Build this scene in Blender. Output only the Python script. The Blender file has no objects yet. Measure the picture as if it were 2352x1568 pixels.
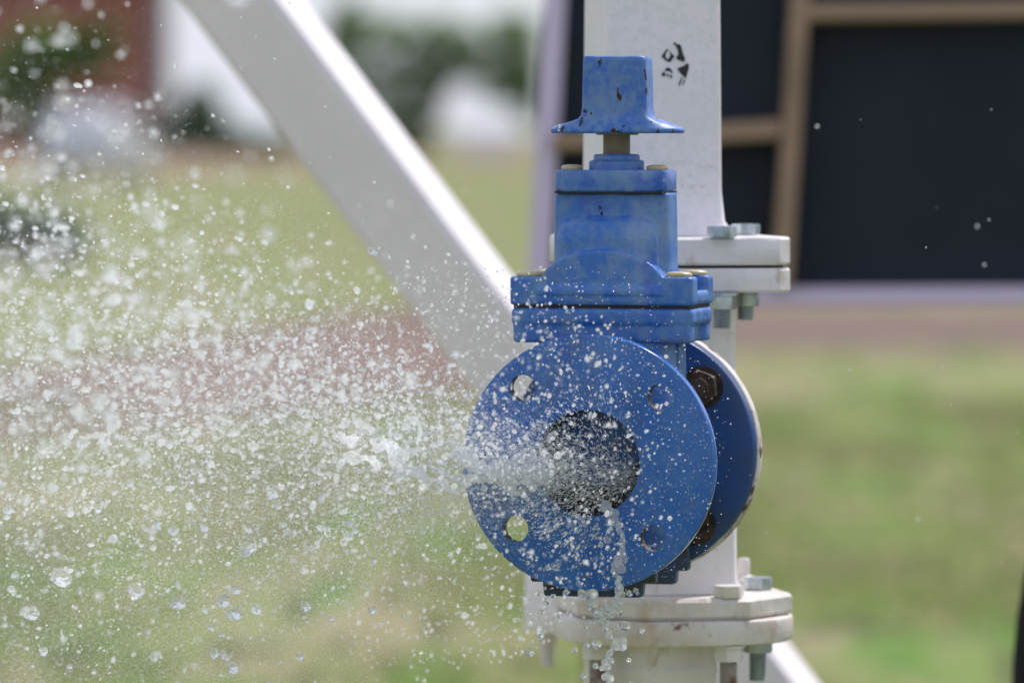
import bpy, bmesh, math, random
import numpy as np
from mathutils import Vector, Matrix, noise as mnoise
R = math.radians
random.seed(7)
rng = np.random.default_rng(11)
SC = bpy.context.scene
COL = SC.collection

# ------------------------------------------------------------------ camera
F = 13067.0                       # focal length in picture units (2352 units across)
CAM_H = 1.15
VH = 300.0                        # picture row of the horizon
PITCH = math.atan((784 - VH) / F)
cam_d = bpy.data.cameras.new('camera')
cam = bpy.data.objects.new('camera', cam_d)
COL.objects.link(cam)
cam.location = (0, 0, CAM_H)
cam.rotation_euler = (R(90) - PITCH, 0, 0)
cam_d.lens = 200
cam_d.sensor_width = 36
cam_d.clip_start = 0.05
cam_d.clip_end = 6000
cam_d.dof.use_dof = True
cam_d.dof.focus_distance = 4.44
cam_d.dof.aperture_fstop = 5.4
SC.camera = cam

# ------------------------------------------------------------------ light
SUN_EL, SUN_AZ = R(53), R(40)     # azimuth clockwise from +Y: behind the valve, to the right
world = bpy.data.worlds.new('World')
SC.world = world
world.use_nodes = True
wn = world.node_tree.nodes
sky = wn.new('ShaderNodeTexSky')
sky.sky_type = 'NISHITA'
sky.sun_disc = False
sky.sun_elevation = SUN_EL
sky.sun_rotation = SUN_AZ
sky.air_density = 1.0
sky.dust_density = 1.0
sky.ozone_density = 1.0
bg = wn['Background']
bg.inputs['Strength'].default_value = 0.12
# bright thin cloud over the whole sky
wl = world.node_tree.links
wtc = wn.new('ShaderNodeTexCoord')
wmp = wn.new('ShaderNodeMapping'); wmp.inputs['Scale'].default_value = (1, 1, 2.5)
wnz = wn.new('ShaderNodeTexNoise'); wnz.inputs['Scale'].default_value = 2.2; wnz.inputs['Detail'].default_value = 6
wmr = wn.new('ShaderNodeMapRange'); wmr.inputs['From Min'].default_value = .3; wmr.inputs['From Max'].default_value = .7
wmr.inputs['To Min'].default_value = .72; wmr.inputs['To Max'].default_value = .95
wmx = wn.new('ShaderNodeMix'); wmx.data_type = 'RGBA'
wmx.inputs['B'].default_value = (6.3, 6.65, 7.8, 1)
wl.new(wtc.outputs['Generated'], wmp.inputs[0]); wl.new(wmp.outputs[0], wnz.inputs['Vector'])
wl.new(wnz.outputs['Fac'], wmr.inputs['Value']); wl.new(wmr.outputs[0], wmx.inputs['Factor'])
wl.new(sky.outputs[0], wmx.inputs['A']); wl.new(wmx.outputs['Result'], bg.inputs[0])
sun_d = bpy.data.lights.new('sun', 'SUN')
sun_d.energy = 4.2
sun_d.angle = R(0.53)
sun_d.color = (1.0, 0.94, 0.91)
sun = bpy.data.objects.new('sun', sun_d)
COL.objects.link(sun)
sdir = Vector((math.sin(SUN_AZ) * math.cos(SUN_EL), math.cos(SUN_AZ) * math.cos(SUN_EL), math.sin(SUN_EL)))
sun.rotation_euler = (-sdir).to_track_quat('-Z', 'Y').to_euler()
sun.location = sdir * 50
vs = SC.view_settings
vs.view_transform = 'Standard'
vs.look = 'None'
vs.exposure = 0.12
vs.gamma = 1
vs.use_curve_mapping = False
SC.cycles.max_bounces = 10
SC.cycles.transmission_bounces = 8
SC.cycles.transparent_max_bounces = 12
SC.cycles.sample_clamp_indirect = 25
SC.cycles.sample_clamp_direct = 0

# ------------------------------------------------------------------ helpers
FWD = Vector((0, math.cos(PITCH), -math.sin(PITCH)))
UPV = Vector((0, math.sin(PITCH), math.cos(PITCH)))
def P(u, v, D):
    "world point seen at (u, v), D metres in front of the camera"
    return Vector((0, 0, CAM_H)) + D * (FWD + Vector((1, 0, 0)) * ((u - 1176) / F) + UPV * ((784 - v) / F))
def at_z(u, v, z=0.0):
    d = P(u, v, 1) - Vector((0, 0, CAM_H))
    return Vector((0, 0, CAM_H)) + d * ((z - CAM_H) / d.z)
def zat(v, D): return P(1176, v, D).z

def tag(o, label=None, cat=None, group=None, kind=None):
    if label: o['label'] = label
    if cat: o['category'] = cat
    if group: o['group'] = group
    if kind: o['kind'] = kind
    return o
def thing(name, label, cat, loc=(0, 0, 0), rz=0.0, group=None):
    o = bpy.data.objects.new(name, None)
    COL.objects.link(o)
    o.location = loc
    o.rotation_euler = (0, 0, rz)
    o.empty_display_size = .05
    return tag(o, label, cat, group)
def link(name, me, mat, parent=None, smooth=35):
    o = bpy.data.objects.new(name, me)
    COL.objects.link(o)
    if mat and not me.materials: me.materials.append(mat)
    if parent: o.parent = parent
    if smooth is not None:
        me.shade_smooth()
        if smooth < 180: me.set_sharp_from_angle(angle=R(smooth))
    return o
def obj(name, bm, mat, parent=None, smooth=35, remesh=None, sm_it=0):
    me = bpy.data.meshes.new(name)
    bmesh.ops.recalc_face_normals(bm, faces=bm.faces)
    bm.to_mesh(me); bm.free()
    o = link(name, me, mat, parent, None if remesh else smooth)
    if remesh:
        m = o.modifiers.new('cast', 'REMESH'); m.mode = 'VOXEL'; m.voxel_size = remesh; m.use_smooth_shade = True
        if sm_it:
            s = o.modifiers.new('soft', 'SMOOTH'); s.iterations = sm_it; s.factor = .5
    return o
def xf(bm, verts, loc=(0, 0, 0), rot=None):
    M = Matrix.Translation(Vector(loc))
    if rot is not None: M = M @ rot
    bmesh.ops.transform(bm, matrix=M, verts=verts)
def box(bm, c, s, bev=0.0, top=(1, 1), seg=2, vert_bev=0.0, rot=None):
    "box centred at c, sizes s, top face scaled by top"
    r = bmesh.ops.create_cube(bm, size=1)
    vs_ = r['verts']
    for v in vs_:
        k = top if v.co.z > 0 else (1, 1)
        v.co = Vector((v.co.x * s[0] * k[0], v.co.y * s[1] * k[1], v.co.z * s[2]))
    if vert_bev:
        es = [e for e in {e for v in vs_ for e in v.link_edges} if abs((e.verts[0].co - e.verts[1].co).z) > s[2] * .9]
        q = bmesh.ops.bevel(bm, geom=es, offset=vert_bev, segments=6, profile=.5, affect='EDGES')
        vs_ = list({v for f in q['faces'] for v in f.verts} | {v for v in vs_ if v.is_valid})
        for v in list(vs_):
            for f in v.link_faces:
                for w in f.verts:
                    if w not in vs_: vs_.append(w)
    if bev:
        es = [e for e in {e for v in vs_ for e in v.link_edges} if len(e.link_faces) == 2 and e.calc_face_angle(0) > R(50)]
        q = bmesh.ops.bevel(bm, geom=es, offset=bev, segments=seg, profile=.5, affect='EDGES')
        vs_ = list({v for f in q['faces'] for v in f.verts} | {v for v in vs_ if v.is_valid})
        for v in list(vs_):
            for f in v.link_faces:
                for w in f.verts:
                    if w not in vs_: vs_.append(w)
    xf(bm, vs_, c, rot)
    return vs_
def loft(bm, rings, cap=True):
    "rings: list of equal-length lists of points"
    vr = [[bm.verts.new(p) for p in ring] for ring in rings]
    n = len(vr[0])
    for a, b in zip(vr, vr[1:]):
        for i in range(n):
            bm.faces.new((a[i], a[(i + 1) % n], b[(i + 1) % n], b[i]))
    if cap:
        bm.faces.new(list(reversed(vr[0]))); bm.faces.new(vr[-1])
    return [v for r_ in vr for v in r_]
def lathe(bm, prof, n=48, M=None, cap=True, closed=False):
    "prof: (radius, z)"
    rings = [[Vector((r * math.cos(2 * math.pi * i / n), r * math.sin(2 * math.pi * i / n), z)) for i in range(n)] for r, z in prof]
    if closed: rings = rings + [rings[0]]
    if closed:
        vr = [[bm.verts.new(p) for p in ring] for ring in rings[:-1]]
        vr.append(vr[0])
        for a, b in zip(vr, vr[1:]):
            for i in range(n): bm.faces.new((a[i], a[(i + 1) % n], b[(i + 1) % n], b[i]))
        vs_ = [v for r_ in vr[:-1] for v in r_]
    else:
        vs_ = loft(bm, rings, cap)
    if M is not None: bmesh.ops.transform(bm, matrix=M, verts=vs_)
    return vs_
def sq_ring(hx, hy, z, e, n=48, wob=0.0):
    "superellipse ring; e=2 round, larger = squarer"
    out = []
    for i in range(n):
        a = 2 * math.pi * (i + .5) / n
        c, s = math.cos(a), math.sin(a)
        r = (abs(c) ** e + abs(s) ** e) ** (-1 / e)
        out.append(Vector((hx * r * c, hy * r * s, z)))
    return out
def chamfer_plate(bm, S, c, z0, z1, bev=.0015, jit=0.0):
    h = S / 2
    o = [(h - c, -h), (h, -h + c), (h, h - c), (h - c, h), (-h + c, h), (-h, h - c), (-h, -h + c), (-h + c, -h)]
    rings = []
    def ring(k, z):
        pts = []
        for (x, y), (x2, y2) in zip(o, o[1:] + o[:1]):
            m = 6
            for j in range(m):
                t = j / m
                px, py = x + (x2 - x) * t, y + (y2 - y) * t
                q = Vector((px, py, 0)); L = q.length
                q = q * ((L - k) / L)
                if jit:
                    q = q * (1 + jit * mnoise.noise(Vector((px * 60, py * 60, z * 80))))
                pts.append(Vector((q.x, q.y, z)))
        return pts
    return loft(bm, [ring(bev, z0), ring(0, z0 + bev), ring(0, (z0 + z1) / 2), ring(0, z1 - bev), ring(bev, z1)])
def hexa(bm, r, z0, z1, ang=0, dome=.0015):
    "hexagon bolt head or nut along z, chamfered top and bottom"
    pts = []
    n = 24
    def ring(rr, z, round_):
        out = []
        for i in range(n):
            a = 2 * math.pi * i / n
            k = math.cos(math.pi / 6) / math.cos(((a + math.pi / 6) % (math.pi / 3)) - math.pi / 6)
            # corner radius r, flats r*cos30
            d = rr * ((k) if not round_ else min(k, .93))
            out.append(Vector((d * math.cos(a + ang), d * math.sin(a + ang), z)))
        return out
    # k ranges from cos30 (flat) to 1 (corner)
    return loft(bm, [ring(r, z0, True), ring(r, z0 + dome, False), ring(r, z1 - dome, False), ring(r, z1, True)])
def thread(bm, r, z0, z1, pitch=.0022, n=20):
    prof = []
    z = z0
    while z < z1:
        prof += [(r * .80, z), (r, z + pitch * .35), (r, z + pitch * .6)]
        z += pitch
    prof += [(r * .87, z1), (r * .7, z1 + .0008)]
    return lathe(bm, prof, n)

# ------------------------------------------------------------------ materials
def mat(name, col, rough=.5, metal=0.0, bump=None, mixes=(), spec=None, coat=0.0, rough_mix=None):
    """mixes: list of (colour, noise scale, lo, hi, detail, stretch) laid over each other; bump: (scale, strength, distance)"""
    m = bpy.data.materials.new(name)
    m.use_nodes = True
    nt = m.node_tree; N = nt.nodes; L = nt.links
    b = N['Principled BSDF']
    tc = N.new('ShaderNodeTexCoord')
    src = None
    rgb = N.new('ShaderNodeRGB'); rgb.outputs[0].default_value = (*col, 1)
    src = rgb.outputs[0]
    rsrc = None
    for i, mx in enumerate(mixes):
        c2, scale, lo, hi, det = mx[:5]
        st = mx[5] if len(mx) > 5 else (1, 1, 1)
        rr = mx[6] if len(mx) > 6 else None
        mp = N.new('ShaderNodeMapping'); mp.inputs['Scale'].default_value = st
        mp.inputs['Location'].default_value = (i * 3.7, i * 1.3, i * 2.1)
        L.new(tc.outputs['Object'], mp.inputs[0])
        nz = N.new('ShaderNodeTexNoise'); nz.inputs['Scale'].default_value = scale
        nz.inputs['Detail'].default_value = det; nz.inputs['Roughness'].default_value = .6
        L.new(mp.outputs[0], nz.inputs['Vector'])
        mr = N.new('ShaderNodeMapRange'); mr.inputs['From Min'].default_value = lo; mr.inputs['From Max'].default_value = hi
        L.new(nz.outputs['Fac'], mr.inputs['Value'])
        mix = N.new('ShaderNodeMix'); mix.data_type = 'RGBA'
        L.new(mr.outputs[0], mix.inputs['Factor'])
        L.new(src, mix.inputs['A']); mix.inputs['B'].default_value = (*c2, 1)
        src = mix.outputs['Result']
        if rr is not None:
            fm = N.new('ShaderNodeMix'); fm.data_type = 'FLOAT'
            L.new(mr.outputs[0], fm.inputs['Factor'])
            if rsrc is None: fm.inputs['A'].default_value = rough
            else: L.new(rsrc, fm.inputs['A'])
            fm.inputs['B'].default_value = rr
            rsrc = fm.outputs['Result']
    L.new(src, b.inputs['Base Color'])
    b.inputs['Roughness'].default_value = rough
    if rsrc is not None: L.new(rsrc, b.inputs['Roughness'])
    b.inputs['Metallic'].default_value = metal
    if spec is not None: b.inputs['Specular IOR Level'].default_value = spec
    if coat: b.inputs['Coat Weight'].default_value = coat; b.inputs['Coat Roughness'].default_value = .12
    if bump:
        nz = N.new('ShaderNodeTexNoise'); nz.inputs['Scale'].default_value = bump[0]; nz.inputs['Detail'].default_value = 6
        L.new(tc.outputs['Object'], nz.inputs['Vector'])
        bp = N.new('ShaderNodeBump'); bp.inputs['Strength'].default_value = bump[1]; bp.inputs['Distance'].default_value = bump[2]
        L.new(nz.outputs['Fac'], bp.inputs['Height']); L.new(bp.outputs[0], b.inputs['Normal'])
    return m

RUST = (.03, .017, .010)
M_blue = mat('chalky blue paint', (.022, .125, .44), .42, mixes=[
    ((.085, .19, .41), 85, .42, .60, 10, (1, 1, .8), .6),
    ((.22, .32, .45), 20, .50, .78, 10, (1, 1, .6), .7),
    ((.014, .085, .42), 15, .56, .64, 6, (1, 1, 1), .25),
    ((.09, .105, .11), 260, .62, .74, 4),
    ((.12, .14, .13), 13, .62, .80, 9, (.5, .5, 2.2), .8),
    (RUST, 45, .725, .74, 4, (1.3, 1.3, .8), .9)], bump=(90, .3, .0012))
M_nut = mat('chipped blue paint', (.022, .11, .42), .42, mixes=[
    ((.09, .19, .40), 150, .42, .62, 10, (1, 1, 1), .6),
    ((.13, .22, .38), 36, .5, .74, 8, (1, 1, .7), .65),
    ((.09, .11, .13), 300, .62, .74, 4),
    (RUST, 95, .618, .634, 4, (1.3, 1.3, .7), .9)], bump=(120, .4, .0012))
M_wet = mat('wet blue paint', (.012, .105, .40), .2, mixes=[
    ((.04, .145, .43), 30, .42, .66, 7),
    ((.08, .15, .31), 20, .54, .74, 9), ((.012, .05, .20), 12, .54, .70, 7, (1, 1, .4)), ((.16, .22, .32), 420, .60, .68, 3),
    ((.10, .14, .2), 190, .66, .78, 4),
    (RUST, 38, .715, .73, 4, (1, 1, 1), .8)], bump=(60, .12, .0008))
M_holewall = mat('shadow darkened rusty hole wall', (.035, .03, .03), .5, mixes=[((.10, .07, .05), 150, .45, .6, 5), ((.02, .05, .14), 90, .55, .65, 5)])  # rust, plus the shadow inside the bolt holes put into the dark base
M_shadeblue = mat('shade darkened wet blue paint', (.010, .055, .20), .35, mixes=[((.02, .05, .12), 26, .42, .68, 7), ((.012, .02, .035), 34, .6, .75, 7)], bump=(60, .15, .0008))  # same blue paint, darkened to paint in the shade on the rear flange
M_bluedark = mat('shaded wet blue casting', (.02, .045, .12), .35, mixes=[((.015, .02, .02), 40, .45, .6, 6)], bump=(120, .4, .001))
M_white = mat('weathered white paint', (.70, .67, .68), .5, mixes=[
    ((.55, .52, .47), 14, .5, .78, 9),
    ((.62, .62, .64), 120, .5, .7, 5),
    ((.42, .33, .25), 50, .58, .72, 9, (1, 1, .5)),
    ((.20, .10, .05), 34, .70, .75, 8, (1, 1, .45))], bump=(55, .45, .0018))
M_post = mat('white post paint', (.74, .70, .75), .45, mixes=[
    ((.62, .62, .65), 9, .45, .7, 8), ((.66, .655, .68), 160, .48, .6, 4), ((.40, .37, .34), 110, .68, .76, 6),
    ((.42, .38, .33), 40, .70, .82, 9, (1, 1, 2.5))], bump=(110, .5, .0012))
M_rim = mat('rust edged white paint', (.62, .59, .58), .55, mixes=[((.45, .41, .38), 40, .45, .62, 8), ((.09, .045, .025), 30, .575, .62, 8), ((.02, .014, .012), 70, .66, .70, 5)], bump=(60, .6, .002))
M_plate = mat('stained white paint', (.66, .62, .60), .5, mixes=[
    ((.50, .45, .39), 22, .40, .68, 9),
    ((.60, .59, .58), 90, .50, .66, 6),
    ((.40, .22, .10), 17, .55, .70, 9, (1, 1, .5)),
    ((.30, .22, .17), 60, .60, .74, 8, (1, 1, .8)),
    ((.16, .10, .07), 46, .68, .74, 8)], bump=(60, .6, .002))
M_brace = mat('brace white paint', (.77, .735, .765), .5, mixes=[((.68, .64, .68), 5, .45, .7, 8), ((.55, .50, .50), 28, .64, .78, 9, (1, 1, .4)), ((.70, .66, .70), 160, .5, .6, 4)], bump=(90, .4, .0015))
M_galv = mat('galvanised steel', (.46, .52, .55), .38, .75, mixes=[((.26, .30, .32), 90, .45, .65, 6, (1, 1, .3))], bump=(160, .2, .0006))
M_stem = mat('worn stem steel', (.15, .125, .10), .5, .45, mixes=[((.24, .16, .09), 60, .5, .7, 6, (1, 1, .3))], bump=(200, .3, .0005))
M_rust = mat('rusty bolt steel', (.055, .033, .022), .7, .2, mixes=[((.13, .06, .03), 120, .5, .7, 6), ((.012, .010, .010), 60, .5, .62, 6)], bump=(200, .7, .0012))
M_rustthread = mat('rust stained thread', (.40, .37, .34), .6, .3, mixes=[((.22, .10, .05), 60, .54, .66, 6), ((.5, .48, .44), 40, .55, .7, 6)], bump=(200, .4, .0008))
M_cap = mat('cream wax cap', (.50, .42, .24), .35, mixes=[((.34, .28, .14), 90, .5, .7, 4)])
M_gasket = mat('black gasket', (.008, .008, .009), .6)
M_bore = mat('wet black bore', (.012, .012, .014), .25, bump=(120, .6, .002))
M_ink = mat('black paint mark', (.012, .013, .015), .6)
M_drip = mat('white paint drip', (.8, .8, .78), .35)
M_panel = mat('dark board back', (.018, .023, .034), .8, mixes=[((.022, .028, .040), 3, .4, .6, 4)], spec=.15)
M_wood = mat('brown batten wood', (.29, .20, .135), .7, mixes=[((.22, .15, .10), 10, .4, .65, 6, (.2, 1, 1))])
M_lilac = mat('pale lilac edging', (.56, .48, .66), .5)
M_blackrub = mat('black rubber', (.006, .006, .007), .85, spec=.08)
M_bark = mat('bark', (.045, .035, .028), .9)
M_brick = mat('far red brick', (.30, .11, .085), .85, mixes=[((.22, .09, .07), 1.2, .4, .65, 6)])
M_roofgrey = mat('grey corner trim', (.12, .11, .11), .7)
M_glassdark = mat('dark window glass', (.015, .02, .025), .12)
M_carpaint = mat('silver car paint', (.45, .46, .49), .28, .5)
M_whitepaint = mat('far white paint', (.82, .83, .84), .5)
M_metalroof = mat('far pale roof', (.5, .52, .54), .5)
def leaf_mat(name, a, b):
    m = bpy.data.materials.new(name); m.use_nodes = True
    nt = m.node_tree; N = nt.nodes; L = nt.links
    bs = N['Principled BSDF']; bs.inputs['Roughness'].default_value = .6
    geo = N.new('ShaderNodeNewGeometry')
    mix = N.new('ShaderNodeMix'); mix.data_type = 'RGBA'
    L.new(geo.outputs['Random Per Island'], mix.inputs['Factor'])
    mix.inputs['A'].default_value = (*a, 1); mix.inputs['B'].default_value = (*b, 1)
    L.new(mix.outputs['Result'], bs.inputs['Base Color'])
    tr = N.new('ShaderNodeBsdfTranslucent'); L.new(mix.outputs['Result'], tr.inputs['Color'])
    ms = N.new('ShaderNodeMixShader'); ms.inputs[0].default_value = .58
    L.new(bs.outputs[0], ms.inputs[1]); L.new(tr.outputs[0], ms.inputs[2])
    L.new(ms.outputs[0], N['Material Output'].inputs['Surface'])
    return m
M_leaf = leaf_mat('dull green leaves', (.15, .25, .08), (.24, .36, .13))
M_leafb = leaf_mat('bright green leaves', (.10, .20, .03), (.20, .34, .06))
M_leafd = leaf_mat('dark green leaves', (.13, .21, .13), (.22, .31, .18))
M_blade = leaf_mat('grass blades', (.13, .21, .045), (.30, .28, .14))

def water_mat(name, rough, foam):
    m = bpy.data.materials.new(name); m.use_nodes = True
    nt = m.node_tree; N = nt.nodes; L = nt.links
    N.remove(N['Principled BSDF'])
    g = N.new('ShaderNodeBsdfGlass'); g.inputs['IOR'].default_value = 1.33; g.inputs['Roughness'].default_value = rough
    g.inputs['Color'].default_value = (.98, .99, 1, 1)
    d = N.new('ShaderNodeBsdfDiffuse'); d.inputs['Color'].default_value = (.95, .96, .98, 1)
    t = N.new('ShaderNodeBsdfTranslucent'); t.inputs['Color'].default_value = (.95, .96, .98, 1)
    a = N.new('ShaderNodeMixShader'); a.inputs[0].default_value = .78
    L.new(d.outputs[0], a.inputs[1]); L.new(t.outputs[0], a.inputs[2])
    b = N.new('ShaderNodeMixShader'); b.inputs[0].default_value = foam
    L.new(g.outputs[0], b.inputs[1]); L.new(a.outputs[0], b.inputs[2])
    L.new(b.outputs[0], N['Material Output'].inputs['Surface'])
    return m
M_dropw = water_mat('bright water drop', .05, .18)
M_trickle = water_mat('white water trickle', .06, .38)
M_foam = water_mat('white foam', .15, .85)
M_water = water_mat('clear water', .05, .06)
M_spray = water_mat('aerated water', .08, .46)
M_mist = water_mat('water mist', .2, .75)

# ------------------------------------------------------------------ the setting: ground, dirt road
def ground_mat():
    m = bpy.data.materials.new('dry grass ground'); m.use_nodes = True
    nt = m.node_tree; N = nt.nodes; L = nt.links
    b = N['Principled BSDF']; b.inputs['Roughness'].default_value = .95; b.inputs['Specular IOR Level'].default_value = .1
    tc = N.new('ShaderNodeTexCoord')
    def nz(scale, det, st=(1, 1, 1)):
        mp = N.new('ShaderNodeMapping'); mp.inputs['Scale'].default_value = st
        L.new(tc.outputs['Object'], mp.inputs[0])
        n = N.new('ShaderNodeTexNoise'); n.inputs['Scale'].default_value = scale; n.inputs['Detail'].default_value = det
        L.new(mp.outputs[0], n.inputs['Vector']); return n.outputs['Fac']
    def ramp(fac, lo, hi):
        r = N.new('ShaderNodeMapRange'); r.inputs['From Min'].default_value = lo; r.inputs['From Max'].default_value = hi
        L.new(fac, r.inputs['Value']); return r.outputs[0]
    def mix(f, a, bcol):
        x = N.new('ShaderNodeMix'); x.data_type = 'RGBA'; L.new(f, x.inputs['Factor'])
        if isinstance(a, tuple): x.inputs['A'].default_value = (*a, 1)
        else: L.new(a, x.inputs['A'])
        x.inputs['B'].default_value = (*bcol, 1)
        return x.outputs['Result']
    c = mix(ramp(nz(1.5, 5, (1, .16, 1)), .42, .58), (.215, .20, .105), (.145, .205, .055))
    c = mix(ramp(nz(4.0, 5, (1, .18, 1)), .50, .58), c, (.24, .22, .125))
    c = mix(ramp(nz(3.2, 5, (1, .18, 1)), .54, .63), c, (.095, .18, .035))
    c = mix(ramp(nz(2.6, 6, (1, .18, 1)), .58, .70), c, (.27, .215, .14))
    c = mix(ramp(nz(7.0, 4, (1, .2, 1)), .56, .64), c, (.075, .085, .035))
    c = mix(ramp(nz(.22, 4, (1, .10, 1)), .54, .72), c, (.17, .20, .075))
    L.new(c, b.inputs['Base Color'])
    return m
bm = bmesh.new()
for x0, x1, y0, y1 in [(-900, 900, -60, 4000)]:
    vs_ = [bm.verts.new(p) for p in ((x0, y0, 0), (x1, y0, 0), (x1, y1, 0), (x0, y1, 0))]
    bm.faces.new(vs_)
tag(obj('ground', bm, ground_mat(), smooth=None), 'dry mown grass field', kind='structure')

def dirt_sheet(name, top, bot, z, col, col2, label):
    bm = bmesh.new()
    def dense(pl):
        out = []
        for (u, v), (u2, v2) in zip(pl, pl[1:]):
            for j in range(10):
                t = j / 10
                out.append(at_z(u + (u2 - u) * t, v + (v2 - v) * t + random.uniform(-5, 5), z))
        out.append(at_z(*pl[-1], z))
        return out
    a, b = dense(top), dense(bot)
    va = [bm.verts.new(p) for p in a]; vb = [bm.verts.new(p) for p in b]
    for i in range(len(va) - 1): bm.faces.new((vb[i], vb[i + 1], va[i + 1], va[i]))
    o = obj(name, bm, mat(name + ' earth', col, .95, mixes=[(col2, .9, .42, .62, 6, (1, .3, 1))], spec=.1), smooth=None)
    return tag(o, label, kind='structure')
dirt_sheet('dirt_road', [(-700, 960), (0, 850), (500, 765), (1000, 695), (1700, 698), (2400, 706), (3000, 708)],
           [(-700, 1090), (0, 1012), (500, 975), (1000, 905), (1700, 805), (2400, 800), (3000, 798)], .006,
           (.17, .12, .10), (.14, .105, .088), 'bare reddish dirt track across the grass')
dirt_sheet('far_dirt_path', [(-700, 352), (0, 352), (500, 354), (1000, 352), (1700, 352), (3000, 352)],
           [(-700, 410), (0, 405), (500, 402), (1000, 378), (1700, 374), (3000, 374)], .006,
           (.22, .15, .11), (.25, .20, .13), 'brown bare strip at the far edge of the grass')

# grass blades: one mass
def grass(name, n, d0, d1, h0, h1, w, label):
    D = np.sqrt(rng.uniform(d0 ** 2, d1 ** 2, n))
    X = rng.uniform(-.13, .13, n) * D
    nzv = np.array([mnoise.noise(Vector((x * 1.1, d * .45, 3))) for x, d in zip(X, D)])
    keep = nzv + rng.uniform(-.35, .35, n) > -.05
    X, D, nzv = X[keep], D[keep], nzv[keep]
    n = len(X)
    h = rng.uniform(h0, h1, n) * (1 + .8 * nzv)
    a = rng.uniform(0, 2 * math.pi, n)
    dx, dy = np.cos(a) * w, np.sin(a) * w
    lx, ly = rng.normal(0, .45, n) * h, rng.normal(0, .45, n) * h
    co = np.empty((n * 3, 3), np.float32)
    co[0::3] = np.stack([X - dx, D - dy, np.full(n, .001)], 1)
    co[1::3] = np.stack([X + dx, D + dy, np.full(n, .001)], 1)
    co[2::3] = np.stack([X + lx, D + ly, h], 1)
    me = bpy.data.meshes.new(name)
    me.vertices.add(n * 3); me.vertices.foreach_set('co', co.ravel())
    me.loops.add(n * 3); me.loops.foreach_set('vertex_index', np.arange(n * 3, dtype=np.int32))
    me.polygons.add(n); me.polygons.foreach_set('loop_start', np.arange(0, n * 3, 3, dtype=np.int32))
    me.update(); me.validate()
    return tag(link(name, me, M_blade, None, None), label, 'grass', kind='stuff')
grass('grass', 60000, 9, 24, .012, .04, .005, 'short patchy grass growing on the field')

# ------------------------------------------------------------------ far things
def leaf_cloud(bm, blobs, n, size):
    for _ in range(n):
        c, r = random.choice(blobs)
        d = Vector((random.gauss(0, 1), random.gauss(0, 1), random.gauss(0, 1))).normalized() * (random.random() ** .45)
        p = Vector(c) + Vector((d.x * r[0], d.y * r[1], d.z * r[2]))
        q = Matrix.Rotation(random.uniform(0, 6.28), 3, 'Z') @ Matrix.Rotation(random.uniform(-1.2, 1.2), 3, 'X')
        s = size * random.uniform(.6, 1.4)
        pts = [q @ Vector(t) * s + p for t in ((-.5, -.3, 0), (.5, -.3, .05), (.35, .4, 0), (-.35, .4, .1))]
        bm.faces.new([bm.verts.new(t) for t in pts])
def limb(bm, a, b, r0, r1, n=8):
    a, b = Vector(a), Vector(b); d = b - a
    q = d.to_track_quat('Z', 'Y').to_matrix().to_4x4()
    L_ = d.length
    lathe(bm, [(r0, 0), (r0 * .6 + r1 * .4, L_ * .45), (r1, L_)], n, Matrix.Translation(a) @ q)
def tree(name, label, u, D, trunks, blobs, n, size, lm, cat='tree', group=None):
    "trunks / blobs in picture units relative to (u, ground); z up"
    base = Vector(((u - 1176) / F * D, math.sqrt(max(D * D, 0)), 0))
    k = D / F
    t = thing(name, label, cat, base, group=group)
    bm = bmesh.new()
    for a, b, r0, r1 in trunks:
        limb(bm, Vector(a) * k, Vector(b) * k, r0 * k, r1 * k)
        if cat != 'tree': obj('stem', bm, M_bark, t); bm = bmesh.new()
    if cat == 'tree': obj('trunk', bm, M_bark, t)
    else: bm.free()
    bm = bmesh.new()
    leaf_cloud(bm, [(Vector(c) * k, [x * k for x in r]) for c, r in blobs], n, size * k)
    o = obj('crown' if cat == 'tree' else 'foliage', bm, lm, t, smooth=None)
    return t
def gv(D): return VH + CAM_H / D * F      # picture row of the ground at D
D0 = 250
tree('tree', 'wide dull green tree far off between the brace and the board', 965, 250,
     [((0, 0, 0), (5, 0, 150), 20, 15), ((5, 0, 145), (-90, 0, 280), 11, 6), ((5, 0, 145), (20, 0, 300), 12, 6),
      ((5, 0, 130), (170, 20, 270), 10, 5), ((10, 0, 60), (70, 0, 170), 8, 4)],
     [((-115, 0, 285), (85, 70, 55)), ((-165, 0, 330), (40, 50, 45)), ((-185, 0, 250), (40, 50, 60)), ((-20, 0, 235), (100, 80, 65)), ((20, 0, 295), (90, 60, 35)), ((15, 0, 130), (45, 50, 85)),
      ((120, 0, 262), (95, 60, 40)), ((215, 0, 290), (70, 60, 45)), ((250, 0, 200), (40, 60, 70)), ((-70, 0, 170), (75, 60, 60)), ((60, 0, 200), (60, 60, 45)), ((170, 0, 205), (90, 60, 45)), ((200, 0, 150), (80, 60, 38)), ((-140, 0, 185), (55, 50, 65)), ((250, 0, 120), (30, 50, 60)), ((-70, 0, 90), (45, 50, 70)), ((-10, 0, 50), (50, 50, 55))],
     1900, 27, M_leaf)
tree('tree', 'small dark green tree far off just left of the white brace', 455, 240,
     [((0, 0, 0), (0, 0, 90), 7, 5), ((0, 0, 80), (15, 0, 140), 4, 2)],
     [((0, 0, 95), (62, 40, 60)), ((8, 0, 140), (36, 24, 34)), ((40, 0, 50), (70, 40, 42)), ((-40, 0, 55), (50, 40, 48))], 1700, 20, M_leafd)
tree('hedge', 'low dark green hedge far off beside the white brace', 610, 245,
     [((-30, 0, 0), (-30, 0, 25), 4, 3), ((30, 0, 0), (30, 0, 25), 4, 3)],
     [((0, 0, 30), (110, 40, 30)), ((-60, 0, 38), (40, 40, 32))], 1000, 15, M_leafd, cat='hedge')
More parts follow.
